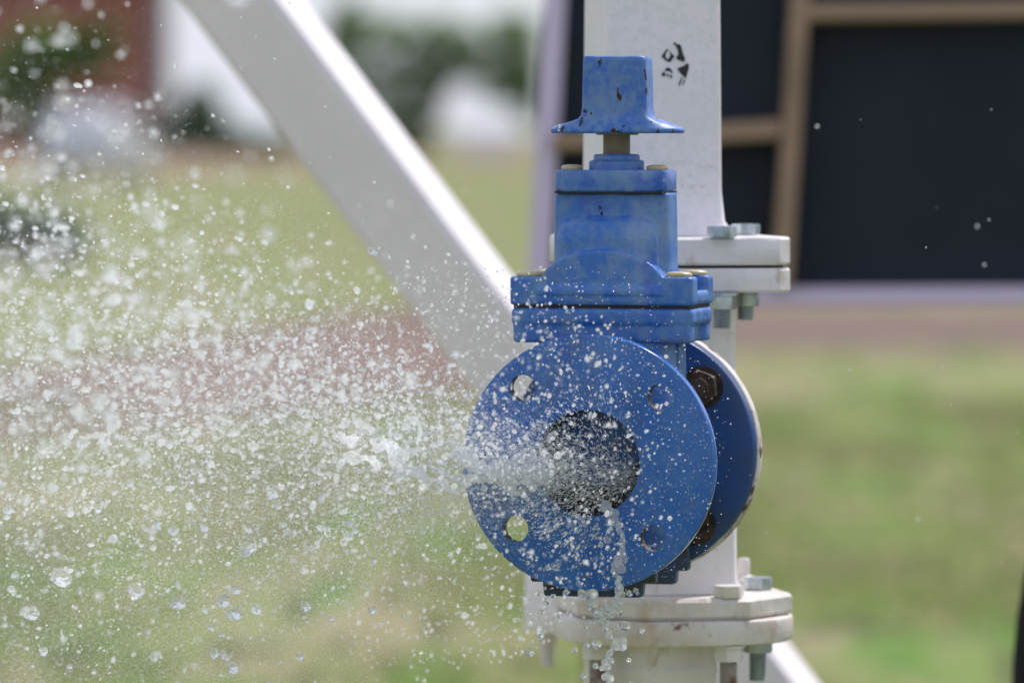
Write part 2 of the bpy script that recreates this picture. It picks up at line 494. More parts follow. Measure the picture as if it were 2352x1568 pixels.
tree('tree', 'bright green tree in front of the red brick building', 90, 225,
     [((0, 0, 0), (0, 0, 170), 12, 8), ((0, 0, 160), (60, 0, 250), 7, 4), ((0, 0, 160), (-60, 0, 260), 7, 4)],
     [((0, 0, 270), (80, 60, 45)), ((100, 0, 270), (60, 45, 34)), ((10, 0, 205), (90, 60, 45)), ((-70, 0, 180), (70, 60, 90)), ((-20, 0, 110), (70, 50, 60)), ((110, 0, 225), (75, 60, 40)), ((150, 0, 290), (50, 40, 25))],
     2900, 20, M_leafb)
tree('shrub', 'dark grey green shrub on the grass at the far left edge', 40, 47,
     [((0, 0, 0), (20, 0, 90), 6, 4), ((0, 0, 0), (-40, 0, 90), 6, 4)],
     [((-50, 0, 95), (130, 70, 75)), ((80, 0, 75), (90, 60, 65))], 1700, 26, M_leafd, cat='shrub')

# brick building (its right end shows)
t = thing('brick_building', 'red brick building with grey corner at the upper left', 'building', ((0 - 1176) / F * 285, 285, 0))
k = 285 / F
bm = bmesh.new(); box(bm, (-60 * k * 1.0, 4, 4.2), (820 * k, 8, 8.4)); obj('wall', bm, M_brick, t, None)
bm = bmesh.new(); box(bm, (361 * k, 3.9, 4.2), (24 * k, 8.3, 8.42), .02); obj('corner_trim', bm, M_roofgrey, t, None)
bm = bmesh.new(); box(bm, (-60 * k, 4, 8.65), (860 * k, 9, .45), .05); obj('roof', bm, M_roofgrey, t, None)
for i in range(3):
    bm = bmesh.new(); box(bm, ((-330 + 150 * i) * k, -.02, 3.6), (1.4, .12, 1.5), .02)
    w = obj('window', bm, M_whitepaint, t, None)
    bm = bmesh.new(); box(bm, ((-330 + 150 * i) * k, -.09, 3.6), (1.2, .06, 1.3)); obj('pane', bm, M_glassdark, w, None)

# silver car, seen end on
def car(u, D):
    t = thing('parked_car', 'silver car parked end on before the red brick building', 'car', ((u - 1176) / F * D, D, 0), R(-97))
    def hull(prof, ys, name, m, par):
        bm = bmesh.new()
        loft(bm, [[Vector((x, y, .35 + (z - .35) * kz)) for x, z in prof] for y, kz in ys])
        return obj(name, bm, m, par, 30)
    hull([(-2.15, .35), (-2.2, .75), (-2.05, 1.0), (-1.2, 1.1), (1.6, 1.15), (2.1, 1.05), (2.2, .7), (2.15, .35)], [(-.9, .9), (-.84, 1), (.84, 1), (.9, .9)], 'body', M_carpaint, t)
    hull([(-1.25, 1.05), (-.55, 1.62), (-.2, 1.72), (1.2, 1.70), (1.5, 1.6), (2.0, 1.08)], [(-.74, .93), (-.66, 1), (.66, 1), (.74, .93)], 'roof', M_carpaint, t)
    bm = bmesh.new(); loft(bm, [[Vector((x, y, z)) for x, z in ((-1.24, 1.12), (-.62, 1.58), (-.66, 1.6), (-1.3, 1.13))] for y in (-.62, .62)]); obj('windscreen', bm, M_glassdark, t, None)
    for sy in (-1, 1):
        bm = bmesh.new(); loft(bm, [[Vector((x, sy * y, z)) for x, z in ((-1.0, 1.13), (-.5, 1.56), (1.2, 1.58), (1.6, 1.14))] for y in (.73, .75)]); obj('side_window', bm, M_glassdark, t, None)
        for x in (-1.35, 1.4):
            M_ = Matrix.Translation((x, sy * .8, .34)) @ Matrix.Rotation(R(90), 4, 'X')
            bm = bmesh.new(); lathe(bm, [(.2, -.1), (.33, -.09), (.34, 0), (.33, .09), (.2, .1)], 20, M_)
            w = obj('wheel', bm, M_blackrub, t)
            bm = bmesh.new(); lathe(bm, [(.05, -.115), (.19, -.112), (.19, .112), (.05, .115)], 16, M_); obj('rim', bm, M_galv, w)
        bm = bmesh.new(); box(bm, (-2.17, sy * .62, .82), (.08, .36, .17), .03); obj('headlight', bm, M_whitepaint, t)
    bm = bmesh.new(); box(bm, (-2.2, 0, .6), (.06, .9, .16), .02); obj('grille', bm, M_blackrub, t)
    return t
car(222, 125)

# small pale shed under the tree
t = thing('shed', 'small white shed with pale roof far off beneath the tree', 'shed', ((1128 - 1176) / F * 270, 270, 0), R(4))
bm = bmesh.new(); box(bm, (0, 1.2, .5), (2.9, 2.4, 1.0)); obj('wall', bm, M_whitepaint, t, None)
bm = bmesh.new()
loft(bm, [[Vector((x, y, z)) for y, z in ((-.25, .95), (1.2, 1.75), (2.65, .95), (2.65, .9), (1.2, 1.67), (-.25, .9))] for x in (-1.6, 1.6)])
obj('roof', bm, M_metalroof, t, None)
bm = bmesh.new(); box(bm, (.5, -.02, .45), (.8, .06, .85)); obj('door', bm, M_whitepaint, t, None)

# ------------------------------------------------------------------ board (back of a big sign) with battens
BD = 7.6
def on_board(u, v, off=0.0): return P(u, v, BD - off)
sign = thing('sign_board', 'large dark board with brown wooden battens and lilac edging', 'board', (on_board(1800, 700).x, on_board(1800, 700).y, 0))
Minv = Matrix.Translation(-Vector(sign.location))
def slab(name, quad, off0, off1, m, bev=.003):
    "quad of picture points, from depth off0 (near) to off1"
    bm = bmesh.new()
    a = [Minv @ on_board(u, v, off0) for u, v in quad]
    n_ = (a[1] - a[0]).cross(a[3] - a[0]).normalized()
    if n_.y > 0: n_ = -n_
    b = [p - n_ * (off0 - off1) for p in a]
    loft(bm, [b, a])
    if bev: bmesh.ops.bevel(bm, geom=list(bm.edges), offset=bev, segments=1, affect='EDGES')
    return obj(name, bm, m, sign, 30)
slab('panel', [(1262, 672), (2900, 660), (2900, -700), (1338, -700)], 0, -.02, M_panel)
# edging
slab('edging', [(1208, 700), (1262, 700), (1338, -700), (1290, -700)], .03, -.04, M_lilac)
slab('edging', [(1262, 706), (2900, 696), (2900, 655), (1264, 662)], .028, -.04, M_lilac)
# battens
slab('wooden_batten', [(1774, 658), (1818, 658), (1906, -700), (1862, -700)], .055, .002, M_wood)
slab('wooden_batten', [(1846, 46), (2900, 34), (2900, -4), (1849, 8)], .054, .002, M_wood)
slab('wooden_batten', [(1268, 346), (1793, 318), (1796, 274), (1272, 304)], .054, .002, M_wood)
slab('wooden_batten', [(1310, -330), (2900, -345), (2900, -390), (1312, -372)], .051, .002, M_wood)
# posts that carry the board
for u in (1420, 2500):
    p = on_board(u, 690)
    bm = bmesh.new(); box(bm, (p.x - sign.location.x, .10, .9), (.09, .09, 1.8), .004); obj('leg', bm, M_lilac if False else M_wood, sign)

# black tyre-like object at the right edge
tp = P(3716, 1600, 5.55)
t = thing('tyre', 'black round edge showing at the bottom right corner', 'tyre', (tp.x, tp.y, 0), R(6))
rr = .42
zc = tp.z
bm = bmesh.new()
prof = []
rx = abs(P(2316, 1600, 5.55).x - tp.x)
lathe(bm, [(rx * .62, -.07), (rx * .9, -.09), (rx * .985, -.075), (rx, -.03), (rx, .03), (rx * .985, .075), (rx * .9, .09), (rx * .62, .07)], 96,
      Matrix.Translation((0, 0, tp.z)) @ Matrix.Rotation(R(90), 4, 'X'), cap=False, closed=True)
obj('tread', bm, M_blackrub, t)
bm = bmesh.new()
lathe(bm, [(rx * .1, -.03), (rx * .62, -.05), (rx * .62, .05), (rx * .1, .03)], 48, Matrix.Translation((0, 0, tp.z)) @ Matrix.Rotation(R(90), 4, 'X'), closed=True, cap=False)
obj('rim', bm, M_galv, t)

# ------------------------------------------------------------------ white diagonal brace (box beam)
BR = 6.0
a = P(555 - 1150 * .753, -1150, BR); b = P(555 + 2790 * .753 + 4, 2790, BR)
brace = thing('diagonal_brace', 'thick white box section brace slanting down behind the valve', 'brace', a)
d = (b - a)
bm = bmesh.new()
w = .087
axis = d.normalized()
nrm = Vector((0, -1, 0)); nrm = (nrm - axis * nrm.dot(axis)).normalized()
nrm = Matrix.Rotation(R(16), 3, axis) @ nrm
sd_ = axis.cross(nrm)
if nrm.z > (Matrix.Rotation(R(-32), 3, axis) @ nrm).z: nrm = Matrix.Rotation(R(-32), 3, axis) @ nrm
side = axis.cross(nrm)
sec = []
for sx, sy in ((-1, -1), (1, -1), (1, 1), (-1, 1)):
    sec.append(side * (sx * w / 2) + nrm * (sy * w / 2))
loft(bm, [[s for s in sec], [d + s for s in sec]])
bmesh.ops.bevel(bm, geom=[e for e in bm.edges if abs((e.verts[0].co - e.verts[1].co).normalized().dot(axis)) > .9], offset=.006, segments=3, affect='EDGES')
obj('beam', bm, M_brace, brace)
bm = bmesh.new()
box(bm, d + Vector((0, 0, .0)), (.26, .2, .02), .003); obj('end_plate', bm, M_brace, brace)

# ------------------------------------------------------------------ white column with flange plates
CD = 4.77
cc = P(1545, 1000, CD)
YC = R(12)
colm = thing('white_column', 'white painted steel column with bolted flange plates behind the valve', 'column', (cc.x, cc.y, 0), YC)
CM = Matrix.Translation((cc.x, cc.y, 0)) @ Matrix.Rotation(YC, 4, 'Z')
CMi = CM.inverted()
kx = CD / F
def czf(v, D=4.69): return zat(v, D)
z_up_t, z_up_b = czf(545), czf(609)
z_ub_t, z_ub_b = czf(616), czf(672)
z_l1_t, z_l1_b = czf(1374), czf(1423)
z_l2_t, z_l2_b = czf(1425), czf(1483)
ofs = CMi @ P(1497, 300, CD); ofs.z = 0
# upper post, slightly tapered
bm = bmesh.new()
hp = .0475
def post_ring(h, z, o, r=.006):
    pts = []
    for sx, sy in ((1, -1), (1, 1), (-1, 1), (-1, -1)):
        a0 = {(1, -1): -90, (1, 1): 0, (-1, 1): 90, (-1, -1): 180}[(sx, sy)]
        for j in range(5):
            an = R(a0 + 22.5 * j)
            pts.append(Vector((o.x + sx * (h - r) + r * math.cos(an), o.y + sy * (h - r) + r * math.sin(an), z)))
    return pts
rings = []
ztop = zat(-900, CD)
nseg = 14
for i in range(nseg + 1):
    f_ = i / nseg
    z = z_up_t + .0005 + (ztop - z_up_t) * f_
    h = .0496 - .004 * f_
    if i == 0: rings.append(post_ring(h + .010, z, ofs, .010)); rings.append(post_ring(h + .0075, z + .004, ofs, .008)); rings.append(post_ring(h + .002, z + .012, ofs))
    else: rings.append(post_ring(h, z, ofs))
loft(bm, rings); obj('post', bm, M_post, colm, 40)
bm = bmesh.new(); chamfer_plate(bm, .171, .012, z_up_b, z_up_t, .002, .006); bmesh.ops.translate(bm, vec=(-.0034, 0, 0), verts=bm.verts[:]); obj('flange_plate', bm, M_white, colm, 40)
bm = bmesh.new(); chamfer_plate(bm, .171, .012, z_ub_b, z_ub_t, .002, .006); bmesh.ops.translate(bm, vec=(-.0034, 0, 0), verts=bm.verts[:]); obj('flange_plate', bm, M_white, colm, 40)
bm = bmesh.new(); chamfer_plate(bm, .162, .012, z_ub_t, z_up_b, .0005); bmesh.ops.translate(bm, vec=(-.0034, 0, 0), verts=bm.verts[:]); obj('gasket', bm, M_gasket, colm, 40)
# lower post between plates
bm = bmesh.new()
o0 = Vector((0, 0, 0))
loft(bm, [post_ring(.0445, z_ub_b, o0), post_ring(.0445, (z_ub_b + z_l1_t) / 2, o0), post_ring(.0455, z_l1_t + .012, o0), post_ring(.050, z_l1_t + .004, o0, .009), post_ring(.053, z_l1_t + .0005, o0, .012)])
obj('post', bm, M_white, colm, 40)
def round_plate(bm, h, e, z0, z1):
    def rg(k, z): return [p * (1 + .004 * mnoise.noise(Vector((p.x * 40, p.y * 40, z * 60)))) + Vector((0, 0, z - p.z * (.004 * mnoise.noise(Vector((p.x * 40, p.y * 40, z * 60))))  - p.z)) for p in sq_ring(h - k, h - k, 0, e, 128)]
    loft(bm, [rg(.003, z0), rg(.0008, z0 + .001), rg(0, z0 + .003), rg(0, z1 - .003), rg(.0008, z1 - .001), rg(.003, z1)])
bm = bmesh.new(); chamfer_plate(bm, .184, .048, z_l1_b, z_l1_t, .003, .008); obj('flange_plate', bm, M_plate, colm, 40)
bm = bmesh.new(); round_plate(bm, .0985, 2.5, z_l2_b, z_l2_t); obj('flange_plate', bm, M_plate, colm, 40)
bm = bmesh.new(); chamfer_plate(bm, .176, .048, z_l2_t, z_l1_b, .0004); obj('gasket', bm, M_plate, colm, 40)
# lower pipe to the ground
po = CMi @ P(1512, 1500, CD)
bm = bmesh.new(); lathe(bm, [(.0485, -.05), (.0485, z_l2_b - .03), (.0495, z_l2_b - .028), (.0495, z_l2_b - .022), (.0485, z_l2_b - .020), (.0485, z_l2_b)], 48, Matrix.Translation((po.x, po.y, 0)))
obj('pipe', bm, M_white, colm, 40)
def bolt(u, D, z0, z1, hm, nm, tm, tail=.03, ang=.3, hr=.0125, hh=.0095):
    "bolt through a plate pair, head standing on plane z0"
    p = CMi @ P(u, 900, D)
    bm = bmesh.new()
    hexa(bm, hr, z0 + .0004, z0 + hh, ang)
    vs_ = list(bm.verts)
    bmesh.ops.translate(bm, vec=(p.x, p.y, 0), verts=vs_)
    bo = obj('bolt', bm, hm, colm, 30)
    bm = bmesh.new(); hexa(bm, hr, z1 - .0135, z1 - .0025, ang + .2); lathe(bm, [(hr * .98, z1 - .0024), (hr * 1.08, z1 - .0022), (hr * 1.08, z1 - .0004), (hr * .98, z1 - .0002)], 24)
    bmesh.ops.translate(bm, vec=(p.x, p.y, 0), verts=bm.verts[:]); obj('nut', bm, nm, bo, 30)
    bm = bmesh.new(); thread(bm, hr * .6, z1 - .0135 - tail, z1 - .013)
    bmesh.ops.translate(bm, vec=(p.x, p.y, 0), verts=bm.verts[:]); obj('thread', bm, tm, bo, 50)
    return bo
bolt(1658, 4.69, z_up_t, z_ub_b, M_galv, M_galv, M_galv, .016, .25)
bolt(1712, 4.775, z_up_t, z_ub_b, M_galv, M_galv, M_galv, .012, .45)
bolt(1360, 4.83, z_up_t, z_ub_b, M_galv, M_galv, M_galv, .016, .1)
bolt(1450, 4.86, z_up_t, z_ub_b, M_galv, M_galv, M_galv, .016, .1)
bolt(1674, 4.695, z_l1_t, z_l2_b, M_plate, M_white, M_rustthread, .03, .5, .0128, .0100)
bolt(1741, 4.775, z_l1_t, z_l2_b, M_galv, M_galv, M_galv, .024, .0, .0125, .0105)
bolt(1373, 4.715, z_l1_t, z_l2_b, M_plate, M_plate, M_rustthread, .04, .2)
bolt(1442, 4.85, z_l1_t, z_l2_b, M_plate, M_plate, M_rustthread, .03, .2)
# white-painted stud with domed cap behind
p = CMi @ P(1708, 1316, 4.835)
bm = bmesh.new(); lathe(bm, [(.0125, .0003), (.0125, .004), (.010, .0068), (.0052, .0082), (.0052, .021), (.004, .0225)], 24); bmesh.ops.translate(bm, vec=(p.x, p.y, z_l1_t), verts=bm.verts[:])
obj('stud', bm, M_white, colm, 40)
# pipe stub and mating flange behind the valve are added with the valve (same axis)
# painted mark on the post front
def post_pt(u, v, eps):
    # intersect the picture ray with the post's front face
    o_ = CMi @ Vector((0, 0, CAM_H)); q = CMi @ P(u, v, 1) ; dd = q - o_
    zz_frac = 0
    yf = ofs.y - .0488
    s = (yf - o_.y) / dd.y
    pt = o_ + dd * s
    # follow the taper
    f_ = (pt.z - z_up_t) / (ztop - z_up_t)
    yf = ofs.y - (.0496 - .004 * f_) - eps
    s = (yf - o_.y) / dd.y
    return o_ + dd * s
def patch(polys, m, name='painted_mark'):
    bm = bmesh.new()
    for pl in polys:
        loft(bm, [[post_pt(u, v, .0001) for u, v in pl], [post_pt(u, v, .0005) for u, v in pl]])
    return obj(name, bm, m, colm, None)
def z1p(x, y): return ((1240 + x / 3.092) * 2352 / 2560, (80 + y / 3.092) * 2352 / 2560)
marks = [
    [(1278, 190), (1300, 160), (1318, 136), (1335, 135), (1325, 150), (1312, 172), (1312, 195), (1322, 212), (1338, 205), (1348, 180), (1345, 150), (1340, 138), (1360, 170), (1382, 190), (1365, 212), (1345, 236), (1320, 228)],
    [(1370, 90), (1385, 80), (1395, 95), (1420, 96), (1432, 110), (1438, 140), (1450, 180), (1462, 205), (1455, 235), (1430, 225), (1400, 215), (1393, 195), (1410, 175), (1405, 140), (1390, 110)],
    [(1402, 285), (1430, 270), (1455, 262), (1475, 243), (1490, 250), (1492, 280), (1482, 310), (1475, 340), (1465, 362), (1452, 345), (1430, 325), (1418, 312)],
    [(1280, 325), (1295, 308), (1308, 318), (1312, 335), (1300, 346), (1284, 342)],
    [(1305, 295), (1320, 275), (1345, 280), (1360, 300), (1368, 320), (1350, 312), (1335, 300), (1322, 305), (1312, 305)],
    [(1345, 335), (1358, 330), (1362, 350), (1352, 364), (1346, 350)],
    [(1408, 412), (1420, 385), (1436, 352), (1444, 356), (1430, 390), (1416, 416)],
    [(1438, 410), (1452, 380), (1462, 368), (1464, 380), (1450, 402), (1444, 414)],
    [(1318, 330), (1330, 322), (1336, 340), (1326, 352)]]
patch([[z1p(*q) for q in pl] for pl in marks], M_ink)
M_scuff = mat('faint brown scuff', (.46, .42, .38), .6, mixes=[((.70, .69, .69), 300, .45, .55, 6)])
sc = []
for x0, x1, y in ((1205, 1460, 1005), (1575, 1730, 1035), (1500, 1600, 1120), (1520, 1590, 1190), (1430, 1500, 1190), (1640, 1700, 1265)):
    x = x0
    while x < x1:
        w_ = random.uniform(8, 26); h_ = random.uniform(4, 13); yy = y + random.uniform(-14, 14) + (x - x0) * (.2 if x0 == 1575 else 0)
        sc.append([(x, yy), (x + w_ * .5, yy + h_ * random.uniform(.3, .6)), (x + w_, yy - h_ * .2), (x + w_ * .6, yy - h_ * .7), (x + w_ * .2, yy - h_ * .5)])
        x += w_ + random.uniform(2, 18)
o = patch([[z1p(*q) for q in pl] for pl in sc], M_scuff, 'scuff_mark')
o['kind'] = 'stuff'

# second, shorter white pipe behind, its flange showing at the left
rp = P(1398, 1400, 5.25)
rear = thing('rear_pipe', 'short wide white pipe with a flange and bolts half hidden behind the valve', 'pipe', (rp.x, rp.y, 0))
kr = 5.25 / F
zf1, zf0 = zat(1378, 5.25), zat(1442, 5.25)
bm = bmesh.new(); lathe(bm, [(55 * kr, -.05), (55 * kr, zf0)], 32); obj('pipe', bm, M_white, rear, 40)
bm = bmesh.new(); lathe(bm, [(192 * kr, zf1), (191 * kr, zf1 + .030), (186 * kr, zf1 + .034)], 48); obj('pipe_collar', bm, M_white, rear, 40)
bm = bmesh.new(); lathe(bm, [(195 * kr - .002, zf0), (195 * kr, zf0 + .002), (195 * kr, zf1 - .002), (195 * kr - .002, zf1)], 64); obj('flange_plate', bm, M_white, rear, 40)
for an in (185, 275, 5, 95):
    bx, by = 140 * kr * math.cos(R(an)), 140 * kr * math.sin(R(an))
    bm = bmesh.new(); hexa(bm, .010, zf0 - .013, zf0 - .0003); thread(bm, .0062, zf0 - .035, zf0 - .012)
    bmesh.ops.translate(bm, vec=(bx, by, 0), verts=bm.verts[:]); obj('bolt', bm, M_white, rear, 40)

# ------------------------------------------------------------------ the gate valve
VD = 4.53
vc = P(1406, 1048, VD)
YV = -R(13)
valve = thing('gate_valve', 'blue cast iron gate valve with a square nut spraying water', 'valve', (vc.x, vc.y, vc.z), YV)
VM = Matrix.Translation(vc) @ Matrix.Rotation(YV, 4, 'Z')
VMi = VM.inverted()
MM = .001
def flange(R_, holes, bore, t0, t1, n=128, cham=.0016):
    "disc in XZ between y=t0 and t1 with bolt holes and bore"
    bm = bmesh.new()
    def loop(cx, cz, r, m):
        vs_ = [bm.verts.new((cx + r * math.cos(2 * math.pi * i / m), t0, cz + r * math.sin(2 * math.pi * i / m))) for i in range(m)]
        return [bm.edges.new((vs_[i], vs_[(i + 1) % m])) for i in range(m)]
    es = loop(0, 0, R_, n)
    if bore: es += loop(0, 0, bore, 64)
    for hx, hz, hr in holes: es += loop(hx, hz, hr, 28)
    bmesh.ops.triangle_fill(bm, edges=es, use_beauty=True, use_dissolve=False)
    g = bmesh.ops.extrude_face_region(bm, geom=bm.faces[:])
    bmesh.ops.translate(bm, vec=(0, t1 - t0, 0), verts=[e for e in g['geom'] if isinstance(e, bmesh.types.BMVert)])
    bmesh.ops.recalc_face_normals(bm, faces=bm.faces)
    rim = [e for e in bm.edges if all(math.hypot(v.co.x, v.co.z) > R_ * .995 for v in e.verts) and abs(e.verts[0].co.y - e.verts[1].co.y) < 1e-6 and len(e.link_faces) == 2]
    bmesh.ops.bevel(bm, geom=rim, offset=cham, segments=3, profile=.5, affect='EDGES')
    for f in bm.faces:
        c = f.calc_center_median()
        if abs(f.normal.y) < .3 and any(math.hypot(c.x - hx, c.z - hz) < hr * 1.05 for hx, hz, hr in holes): f.material_index = 1
    return bm
PC = 78 * MM
hol = [(PC * math.cos(R(a_)), PC * math.sin(R(a_)), .0105) for a_ in (42, 132, 222, 312)]
RF = 100.5 * MM
yF = -92 * MM     # front face
bm = flange(RF, hol, .0415, yF, yF + .015)
o = obj('outlet_flange', bm, M_wet, valve, 30); o.data.materials.append(M_holewall)
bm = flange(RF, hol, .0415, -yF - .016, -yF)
o = obj('inlet_flange', bm, M_shadeblue, valve, 30); o.data.materials.append(M_holewall)
# necks (tubes) between flange and chamber
TY = Matrix.Rotation(R(-90), 4, 'X')   # z -> +y
def tubeY(bm, ro, ri, y0, y1, n=64, flare=0.0):
    lathe(bm, [(ri, y0), (ro + flare, y0), (ro + flare * .3, y0 + (y1 - y0) * .3), (ro, y0 + (y1 - y0) * .55), (ro, y1), (ri, y1)], n, TY, cap=False, closed=True)
bm = bmesh.new(); tubeY(bm, .053, .0412, yF + .0152, -.030, flare=.007); obj('neck', bm, M_blue, valve, 40)
bm = bmesh.new(); tubeY(bm, .053, .0412, -yF - .0162, .030, flare=.007); obj('neck', bm, M_blue, valve, 40)
bm = bmesh.new(); lathe(bm, [(.0405, yF + .003), (.0410, yF + .003), (.0410, -.036), (.0405, -.036)], 64, TY, cap=False, closed=True); lathe(bm, [(.0402, -.040), (.0402, -.036)], 64, TY)
obj('bore_lining', bm, M_bore, valve, 40)
# body chamber casting
bm = bmesh.new()
loft(bm, [sq_ring(.040, .026, -.085, 3), sq_ring(.052, .034, -.06, 3), sq_ring(.057, .040, -.02, 4), sq_ring(.057, .042, .04, 4.5), sq_ring(.056, .042, .094, 4.5)])
obj('body', bm, M_blue, valve, 50)
# ribs on the neck side (cast serrations)
bm = bmesh.new()
for i in range(6): box(bm, (.0571, -.018 + i * .0035, .062), (.003, .0016, .06), .0004)
obj('cast_rib', bm, M_blue, valve, 40)
# body top flange with four corner bosses
def corner_plate(bm, W, Dp, z0, z1, c, lug):
    "rectangular plate with a waist between corner lugs"
    box(bm, (0, 0, (z0 + z1) / 2), (W, Dp * .86, z1 - z0), .003, vert_bev=.006)
    for sx in (-1, 1):
        for sy in (-1, 1):
            box(bm, (sx * (W / 2 - lug / 2), sy * (Dp / 2 - lug / 2), (z0 + z1) / 2), (lug, lug, z1 - z0), .002, vert_bev=.005)
W, Dp = .1475, .090
bm = bmesh.new()
box(bm, (0, 0, .1125), (W - .001, Dp, .0135), .003, vert_bev=.007)
for sx in (-1, 1):
    for sy in (-1, 1):
        box(bm, (sx * (W / 2 - .0125), sy * (Dp / 2 - .0125), .1055), (.021, .023, .0275), .002, vert_bev=.005)
box(bm, (0, 0, .1000), (W - .012, Dp - .004, .0165), .003, vert_bev=.008)
obj('body_flange', bm, M_blue, valve, 40, remesh=.0012, sm_it=5)
bm = bmesh.new(); box(bm, (0, 0, .12025), (W - .006, Dp - .006, .0026)); obj('gasket', bm, M_gasket, valve, None)
# bonnet casting
bm = bmesh.new()
box(bm, (0, 0, .1270), (W, Dp, .0110), .003, vert_bev=.006)
for sx in (-1, 1):
    for sy in (-1, 1):
        box(bm, (sx * (W / 2 - .0125), sy * (Dp / 2 - .0125), .1328), (.025, .025, .0226), .002, vert_bev=.004)
# skirt sloping from flange up to the dome
def sh(r, dx): return [p + Vector((dx, 0, 0)) for p in r]
loft(bm, [sq_ring(.066, .0385, .125, 5), sq_ring(.060, .0365, .134, 4.5), sh(sq_ring(.050, .030, .143, 4), .002), sh(sq_ring(.0475, .0245, .155, 6), .003), sh(sq_ring(.0470, .0240, .19, 7), .003), sh(sq_ring(.0465, .0240, .2098, 7), .003)])
# raised chamber on the front and back, rounded shoulders
loft(bm, [sh(q, .002) for q in (sq_ring(.0425, .0380, .128, 8), sq_ring(.0425, .0378, .150, 8), sq_ring(.0420, .0370, .1740, 8), sq_ring(.0405, .0350, .1815, 7), sq_ring(.0382, .0315, .1872, 6), sq_ring(.0345, .0255, .1915, 5))])
loft(bm, [[Vector((sx * (W / 2 - .022), sy * yy, z)) for sx, sy in ((-1, -1), (1, -1), (1, 1), (-1, 1))] for yy, z in ((.0462, .1300), (.0462, .1335), (.0425, .1410))])
# arch: low dome whose ridge follows the flow, its end faces leaning out to the flange
arch = []
for y, s in ((-.0440, 0), (-.0428, 1), (.0428, 1), (.0440, 0)):
    ring = []
    for i in range(33):
        a_ = math.pi * i / 32
        sa = math.sin(a_) ** .85
        yy = y + (.0012 if y < 0 else -.0012) * sa
        q = 1.0 if s else .955
        ring.append(Vector((.0530 * q * math.cos(a_), yy, .127 + .0385 * q * sa)))
    ring += [Vector((-.053, y, .122)), Vector((.053, y, .122))]
    arch.append(ring)
loft(bm, arch)
obj('bonnet', bm, M_blue, valve, 40, remesh=.0010, sm_it=3)
# gland plate
bm = bmesh.new(); box(bm, (.003, 0, .2194), (.0905, .062, .0172), .0022, vert_bev=.013, seg=3); obj('gland_plate', bm, M_blue, valve, 40)
bm = bmesh.new(); box(bm, (.003, 0, .2104), (.087, .058, .0018)); obj('gasket', bm, M_gasket, valve, None)
# stepped stem collar
bm = bmesh.new(); lathe(bm, [(.0222, .228), (.0220, .2345), (.0208, .2355), (.0186, .2360), (.0184, .2390), (.0172, .2404), (.0115, .2406)], 56, Matrix.Translation((.0035, 0, 0))); obj('stem_collar', bm, M_blue, valve, 35)
bm = bmesh.new(); lathe(bm, [(.0108, .22), (.0108, .262)], 40, Matrix.Translation((.0035, 0, 0))); obj('stem', bm, M_stem, valve, 40)
# operating nut: square cap on a flared skirt
bm = bmesh.new()
def nutring(h, z, e, hy=None): return sq_ring(h, hy or h, z, e, 64)
loft(bm, [sq_ring(a_, b_, z_, e_, 64) for a_, b_, z_, e_ in ((.0515, .0325, .2570, 3.2), (.0526, .0335, .2580, 3.2), (.0528, .0335, .2598, 3.2), (.0515, .0325, .2614, 3.2), (.0440, .0312, .2642, 3.6), (.0350, .0298, .2668, 5), (.0292, .0284, .2690, 9), (.0268, .0268, .2712, 18), (.0259, .0259, .2760, 22), (.0256, .0256, .2950, 22), (.0250, .0250, .3140, 22), (.0246, .0246, .3168, 20), (.0232, .0232, .3180, 14))])
NR = Matrix.Translation((.0045, 0, 0)) @ Matrix.Rotation(R(5), 4, 'Z')
bmesh.ops.transform(bm, matrix=NR, verts=bm.verts[:])
for v in bm.verts:
    q = mnoise.noise(v.co * 70) ; r_ = math.hypot(v.co.x - .0045, v.co.y)
    v.co.z += q * .0016 * (1 if r_ > .032 and v.co.z > .2600 else .25)
obj('operating_nut', bm, M_nut, valve, 55)
bm = bmesh.new(); lathe(bm, [(.0165, .2556), (.017, .2572)], 40, Matrix.Translation((.004, 0, 0))); obj('washer', bm, M_stem, valve, 40)
# cream caps over the bolts
def cap_(x, y, z, r, ry=None):
    bm = bmesh.new(); lathe(bm, [(r * .94, 0), (r, .0012), (r * .97, .0026), (r * .8, .0036), (r * .4, .0041), (.0003, .0042)], 32, Matrix.Translation((x, y, z)))
    obj('bolt_cap', bm, M_cap, valve, 60)
for sx in (-1, 1):
    cap_(.003 + sx * .0345, -.005, .2280, .0088)
    for sy in (-1, 1): cap_(sx * (W / 2 - .0135), sy * (Dp / 2 - .0140), .1441, .0106)
# feet below both flanges
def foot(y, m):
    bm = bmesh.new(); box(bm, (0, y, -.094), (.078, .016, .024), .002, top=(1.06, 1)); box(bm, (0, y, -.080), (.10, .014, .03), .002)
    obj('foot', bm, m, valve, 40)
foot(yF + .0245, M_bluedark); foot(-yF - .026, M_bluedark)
# rusty nuts on the inlet flange
for hx, hz, hr in hol:
    bm = bmesh.new(); hexa(bm, .0150, 0, .012, .15); lathe(bm, [(.016, -.0018), (.0175, -.0016), (.0175, -.0002), (.016, 0)], 28); thread(bm, .0085, .0115, .021, .0018)
    bmesh.ops.transform(bm, matrix=Matrix.Translation((hx, -yF - .0162, hz)) @ Matrix.Rotation(R(90), 4, 'X'), verts=bm.verts[:])
    obj('flange_nut', bm, M_rust, valve, 35)
